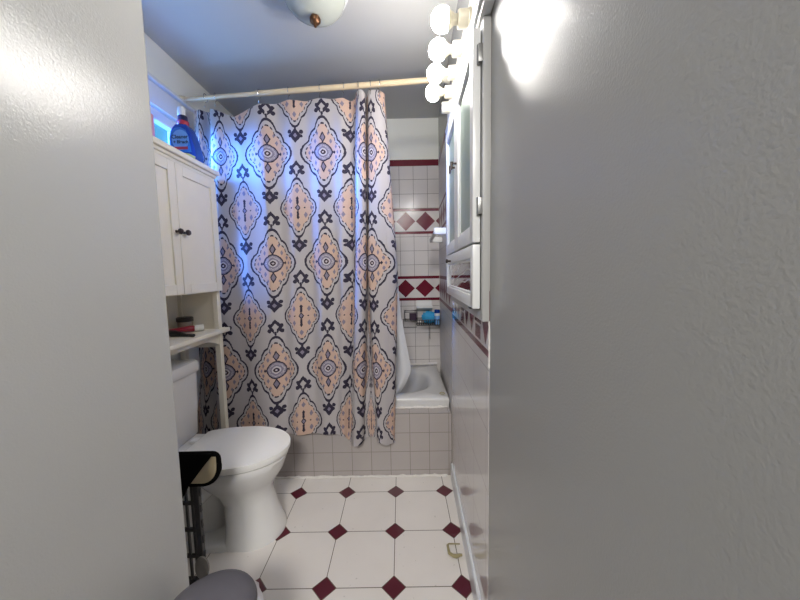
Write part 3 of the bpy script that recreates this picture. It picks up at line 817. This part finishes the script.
# ------------------------------------------------------------------ back wall: soap dish, caddy and what is in it
bm = bm_()
prism(bm, [(BW - .001, .945), (BW - .030, .945), (BW - .085, .972), (BW - .090, .995), (BW - .082, .995), (BW - .074, .982), (BW - .016, .982), (BW - .012, 1.02), (BW - .001, 1.03)], 'x', .130, .262, .004, 2)
tag(obj('soap_dish', bm, 'white'), 'white ceramic soap dish fixed to the tiled back wall above the wire caddy', 'soap dish')
t = thing('wire_caddy', 'black wire shower caddy in the corner against the tiled back wall', 'shower caddy', (0, 0, 0))
bm = bm_(); X0, X1, YA, YB = .030, .315, BW - .135, BW - .012
for z in (.835, .878):
    tube(bm, [(X0 + .10, YA, z), (X1, YA, z), (X1, YB, z), (X0 + .10, YB, z), (X0 + .10, YA, z)], .0038, 7)
for x in np.linspace(X0 + .10, X1, 11): tube(bm, [(x, YB, .835), (x, YA, .835), (x, YA, .878)], .0026, 6)
for y in np.linspace(YA, YB, 4): tube(bm, [(X1, y, .835), (X1, y, .878)], .0026, 6)
obj('basket', bm, 'wire', t)
bm = bm_()
for z in (.872, .945): tube(bm, [(X0, YA + .01, z), (X0 + .10, YA, z), (X0 + .10, YB, z), (X0, YB, z), (X0, YA + .01, z)], .0038, 7)
for x, y in ((X0, YA + .01), (X0 + .10, YA), (X0, YB)): tube(bm, [(x, y, .872), (x, y, .945)], .003, 6)
for x in np.linspace(X0, X0 + .10, 5): tube(bm, [(x, YB, .872), (x, YA + .005, .872)], .0026, 6)
obj('side_tray', bm, 'wire', t)
bm = bm_(); tube(bm, [(.235, YA + .02, .835), (.235, YA + .02, .73), (.235, YA + .005, .72)], .0022, 7); obj('hanger_wire', bm, 'wire', t); bm = bm_(); tube(bm, [(X0 - .01, YB, .872), (X0 - .01, YB, .80), (X0 + .10, YB, .80), (X0 + .10, YB, .835)], .0026, 7); obj('hanger_wire', bm, 'wire', t)
bm = bm_()
bmesh.ops.create_uvsphere(bm, u_segments=40, v_segments=24, radius=1)
for v in bm.verts:
    n = v.co.normalized(); k = 1 + .10 * math.sin(9 * n.x + 3 * n.z) * math.sin(8 * n.y) + .07 * math.sin(17 * n.z + 5 * n.x)
    v.co = Vector((n.x * .066 * k, n.y * .036 * k, n.z * .050 * k))
o = obj('mesh_sponge', bm, 'loofah', ang=80); o.location = (.240, BW - .058, .892)
tag(o, 'bright blue mesh bath sponge in the black wire caddy', 'bath sponge')
t = thing('shampoo_bottle', 'small bottle with blue and white cap beside the blue bath sponge', 'bottle', (.298, YA + .027, .838))
bm = bm_(); lathe(bm, [(.020, 0), (.022, .004), (.022, .068), (.019, .074)], n=24); obj('body', bm, 'lightblue', t)
bm = bm_(); lathe(bm, [(.0235, .072), (.024, .076), (.024, .092), (.022, .094)], n=24); obj('cap_collar', bm, 'white', t)
bm = bm_(); lathe(bm, [(.0225, .094), (.023, .096), (.023, .120), (.020, .123)], n=24); obj('cap', bm, 'bluebottle', t)
bm = bm_(); loft(bm, [rr(-.030, .030, .022, .012, z) for z in (0, .003, .05, .056)]); 
o = obj('soap_box', bm, 'purple'); o.location = (.098, BW - .08, .8755)
tag(o, 'dark purple soap box in the side tray of the wire caddy', 'soap box')

# ------------------------------------------------------------------ ceiling lamp
t = thing('ceiling_lamp', 'unlit frosted dome ceiling lamp with brown brass finial', 'ceiling lamp', (-.358, 1.512, CH))
bm = bm_(); lathe(bm, [(.150, -.001), (.152, -.012), (.146, -.028), (.138, -.030)], n=48); obj('base_ring', bm, 'white', t)
bm = bm_(); lathe(bm, [(.136, -.024), (.138, -.032), (.128, -.065), (.105, -.092), (.07, -.112), (.03, -.121), (.006, -.122)], n=48); obj('glass_dome', bm, 'dome', t, ang=70)
bm = bm_(); lathe(bm, [(.009, -.120), (.020, -.124), (.025, -.134), (.023, -.145), (.014, -.154), (.007, -.159), (.006, -.165), (.002, -.168)], n=20); obj('finial', bm, 'copper', t)

# ------------------------------------------------------------------ light, world, camera
def area(name, loc, target, size, col, power):
    l = bpy.data.lights.new(name, 'AREA'); l.shape = 'RECTANGLE'; l.size, l.size_y = size; l.color = col; l.energy = power
    o = bpy.data.objects.new(name, l); C.objects.link(o); o.location = loc
    o.rotation_euler = (Vector(target) - Vector(loc)).to_track_quat('-Z', 'Y').to_euler()
    return o
area('daylight', (XL - .62, 1.22, 2.10), (-1.0, 1.90, 1.72), (.5, .4), (.09, .30, 1.0), 6.5).data.spread = 1.0
area('daylight_side', (XL - .45, 1.80, 1.75), (-1.06, 1.868, 1.65), (.25, 1.0), (.08, .28, 1.0), 9).data.spread = .7
area('daylight_low', (XL - .6, 1.45, 1.2), (XL + .4, 1.6, 2.5), (1.2, .8), (.30, .54, 1.0), 16)
area('hall_light', (-.2, -1.25, 2.42), (-.45, 1.7, .3), (.6, .5), (1, .97, .93), 10.6).data.spread = 1.9  # added fill behind the camera, standing in for unseen hall lighting
w = bpy.data.worlds.new('sky'); SC.world = w; w.use_nodes = True
bg = w.node_tree.nodes['Background']; bg.inputs[0].default_value = (.10, .42, .72, 1); bg.inputs[1].default_value = .5

cd = bpy.data.cameras.new('camera'); cam = bpy.data.objects.new('camera', cd); C.objects.link(cam)
r, u, f = Vector((.99983, .00137, -.01858)), Vector((.0184, .08577, .99615)), Vector((-.00295, .99631, -.08573))
cam.matrix_world = Matrix(((r.x, u.x, -f.x, 0), (r.y, u.y, -f.y, 0), (r.z, u.z, -f.z, 1.27), (0, 0, 0, 1)))
cd.sensor_width = 36; cd.lens = 36 * 317.87 / 800; cd.clip_start = .02
SC.camera = cam
vs = SC.view_settings; vs.view_transform = 'Standard'; vs.look = 'None'; vs.gamma = 1; vs.exposure = 1.33
vs.use_curve_mapping = False
SC.cycles.use_denoising = True; SC.cycles.sample_clamp_indirect = 4; SC.cycles.max_bounces = 10
